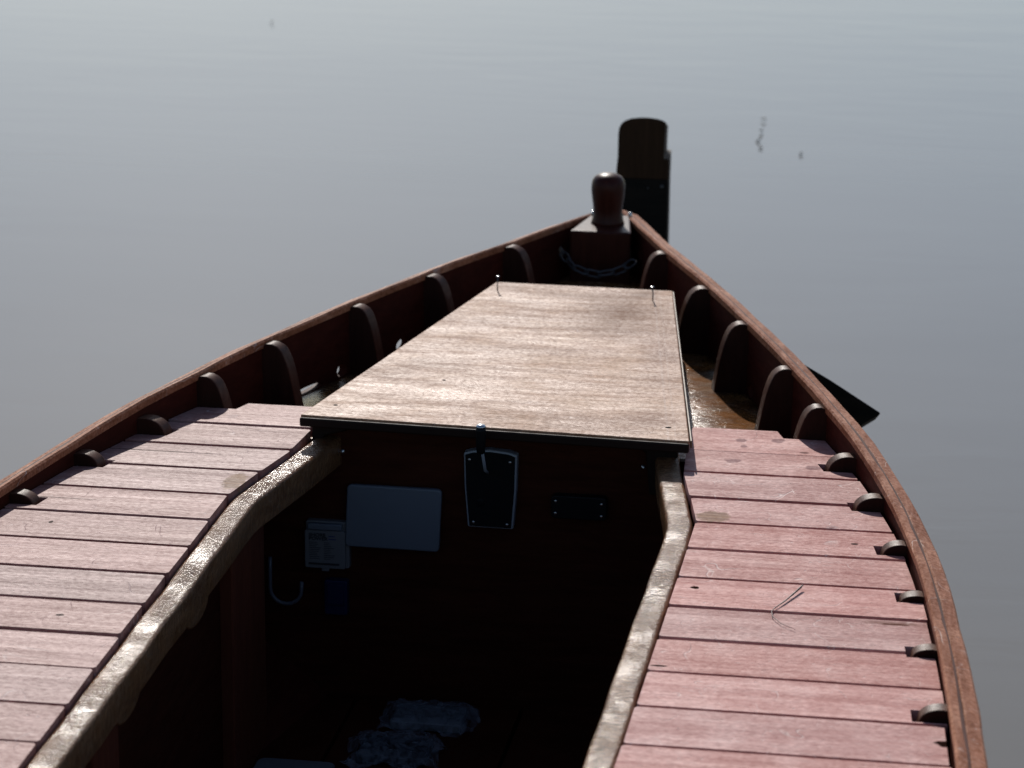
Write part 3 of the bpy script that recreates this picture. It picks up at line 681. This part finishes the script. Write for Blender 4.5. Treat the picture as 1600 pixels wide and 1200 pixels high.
for i, t in enumerate(ts):
    p = on_path(t); d = (on_path(min(t + 0.3, len(CP) - 1.001)) - on_path(max(t - 0.3, 0))).normalized()
    o = lk if i == 0 else lk.copy()
    if i: COL.objects.link(o); o.parent = ch
    q = d.to_track_quat('X', 'Z').to_matrix().to_4x4() @ Matrix.Rotation(math.radians(25 if i % 2 else 105), 4, 'X')
    o.matrix_local = Matrix.Translation(p - Vector((0, 7.80, -0.03))) @ q

# ------------------------------------------------------------------ black board beyond the right gunwale, built for an unidentified dark shape
lb = MB().prism([(0.482, 0.034), (0.625, -0.022), (0.700, -0.064), (0.822, -0.139), (0.826, -0.143), (0.762, -0.188), (0.62, -0.285), (0.482, -0.31)], lambda p: (p[0], 6.90, p[1]), lambda p: (p[0]*0.985, 6.95, p[1] - 0.030)).build('pointed_black_board', M['black_board'], None, 0.006)
tag(lb, 'black pointed board of unknown kind jutting out over the water beyond the right gunwale', 'board')

# ------------------------------------------------------------------ twig and floating leaves
mb = MB()
mb.tube([(0.728, 5.210, 0.009), (0.716, 5.175, 0.007), (0.700, 5.128, 0.0055), (0.684, 5.090, 0.005), (0.679, 5.070, 0.005), (0.682, 5.045, 0.0045), (0.700, 5.012, 0.004), (0.728, 4.985, 0.004)], [0.0016, 0.0016, 0.0013, 0.001, 0.0009, 0.0008, 0.0007, 0.0004], 8)
mb.tube([(0.726, 5.206, 0.006), (0.712, 5.165, 0.005), (0.692, 5.110, 0.005), (0.680, 5.078, 0.005)], [0.0012, 0.0012, 0.001, 0.0006], 8)
tw = mb.build('pine_needle', M['needle']); tag(tw, 'dark bent pine needle lying on the right side deck planks', 'pine needle')
def leaf_mb(L, W, seed):
    rnd = random.Random(seed); n = 9; top, bot = [], []
    for i in range(n):
        t = i/(n-1); wd = W*math.sin(math.pi*min(0.985, max(0.015, t)))**0.8
        z = 0.004 + 0.006*math.sin(t*3 + seed)
        top.append([(L*(t-0.5), -wd, z + 0.005), (L*(t-0.5), 0, z), (L*(t-0.5), wd, z + 0.005)])
    vs = [v for r in top for v in r]; fs = []
    for i in range(n-1):
        for j in range(2): fs.append((i*3+j, i*3+j+1, (i+1)*3+j+1, (i+1)*3+j))
    return MB().add(vs, fs, True)
for i, (x, y, L, lab) in enumerate(((0.156, 12.24, 0.020, 'dead leaf afloat, farthest of the cluster to the right of the stem post'), (0.164, 11.98, 0.020, 'dead leaf afloat, second farthest of the cluster right of the stem post'),
                                   (0.168, 11.79, 0.024, 'dark dead leaf afloat, third from the far end of the cluster'), (0.188, 11.64, 0.018, 'dead leaf afloat, nearest of the cluster right of the stem post'),
                                   (0.357, 11.55, 0.016, 'lone dead leaf afloat to the right of the leaf cluster'), (-2.522, 14.39, 0.015, 'lone dead leaf far out on the water at upper left'))):
    lf = leaf_mb(L, L*0.38, i).build('floating_leaf', M['leaf']); lf.location = (x, y, WZ + 0.002); lf.rotation_euler.z = i*1.3
    s_ = lf.modifiers.new('thickness', 'SOLIDIFY'); s_.thickness = 0.0012
    tag(lf, lab, 'leaf', 'leaves floating on the water')
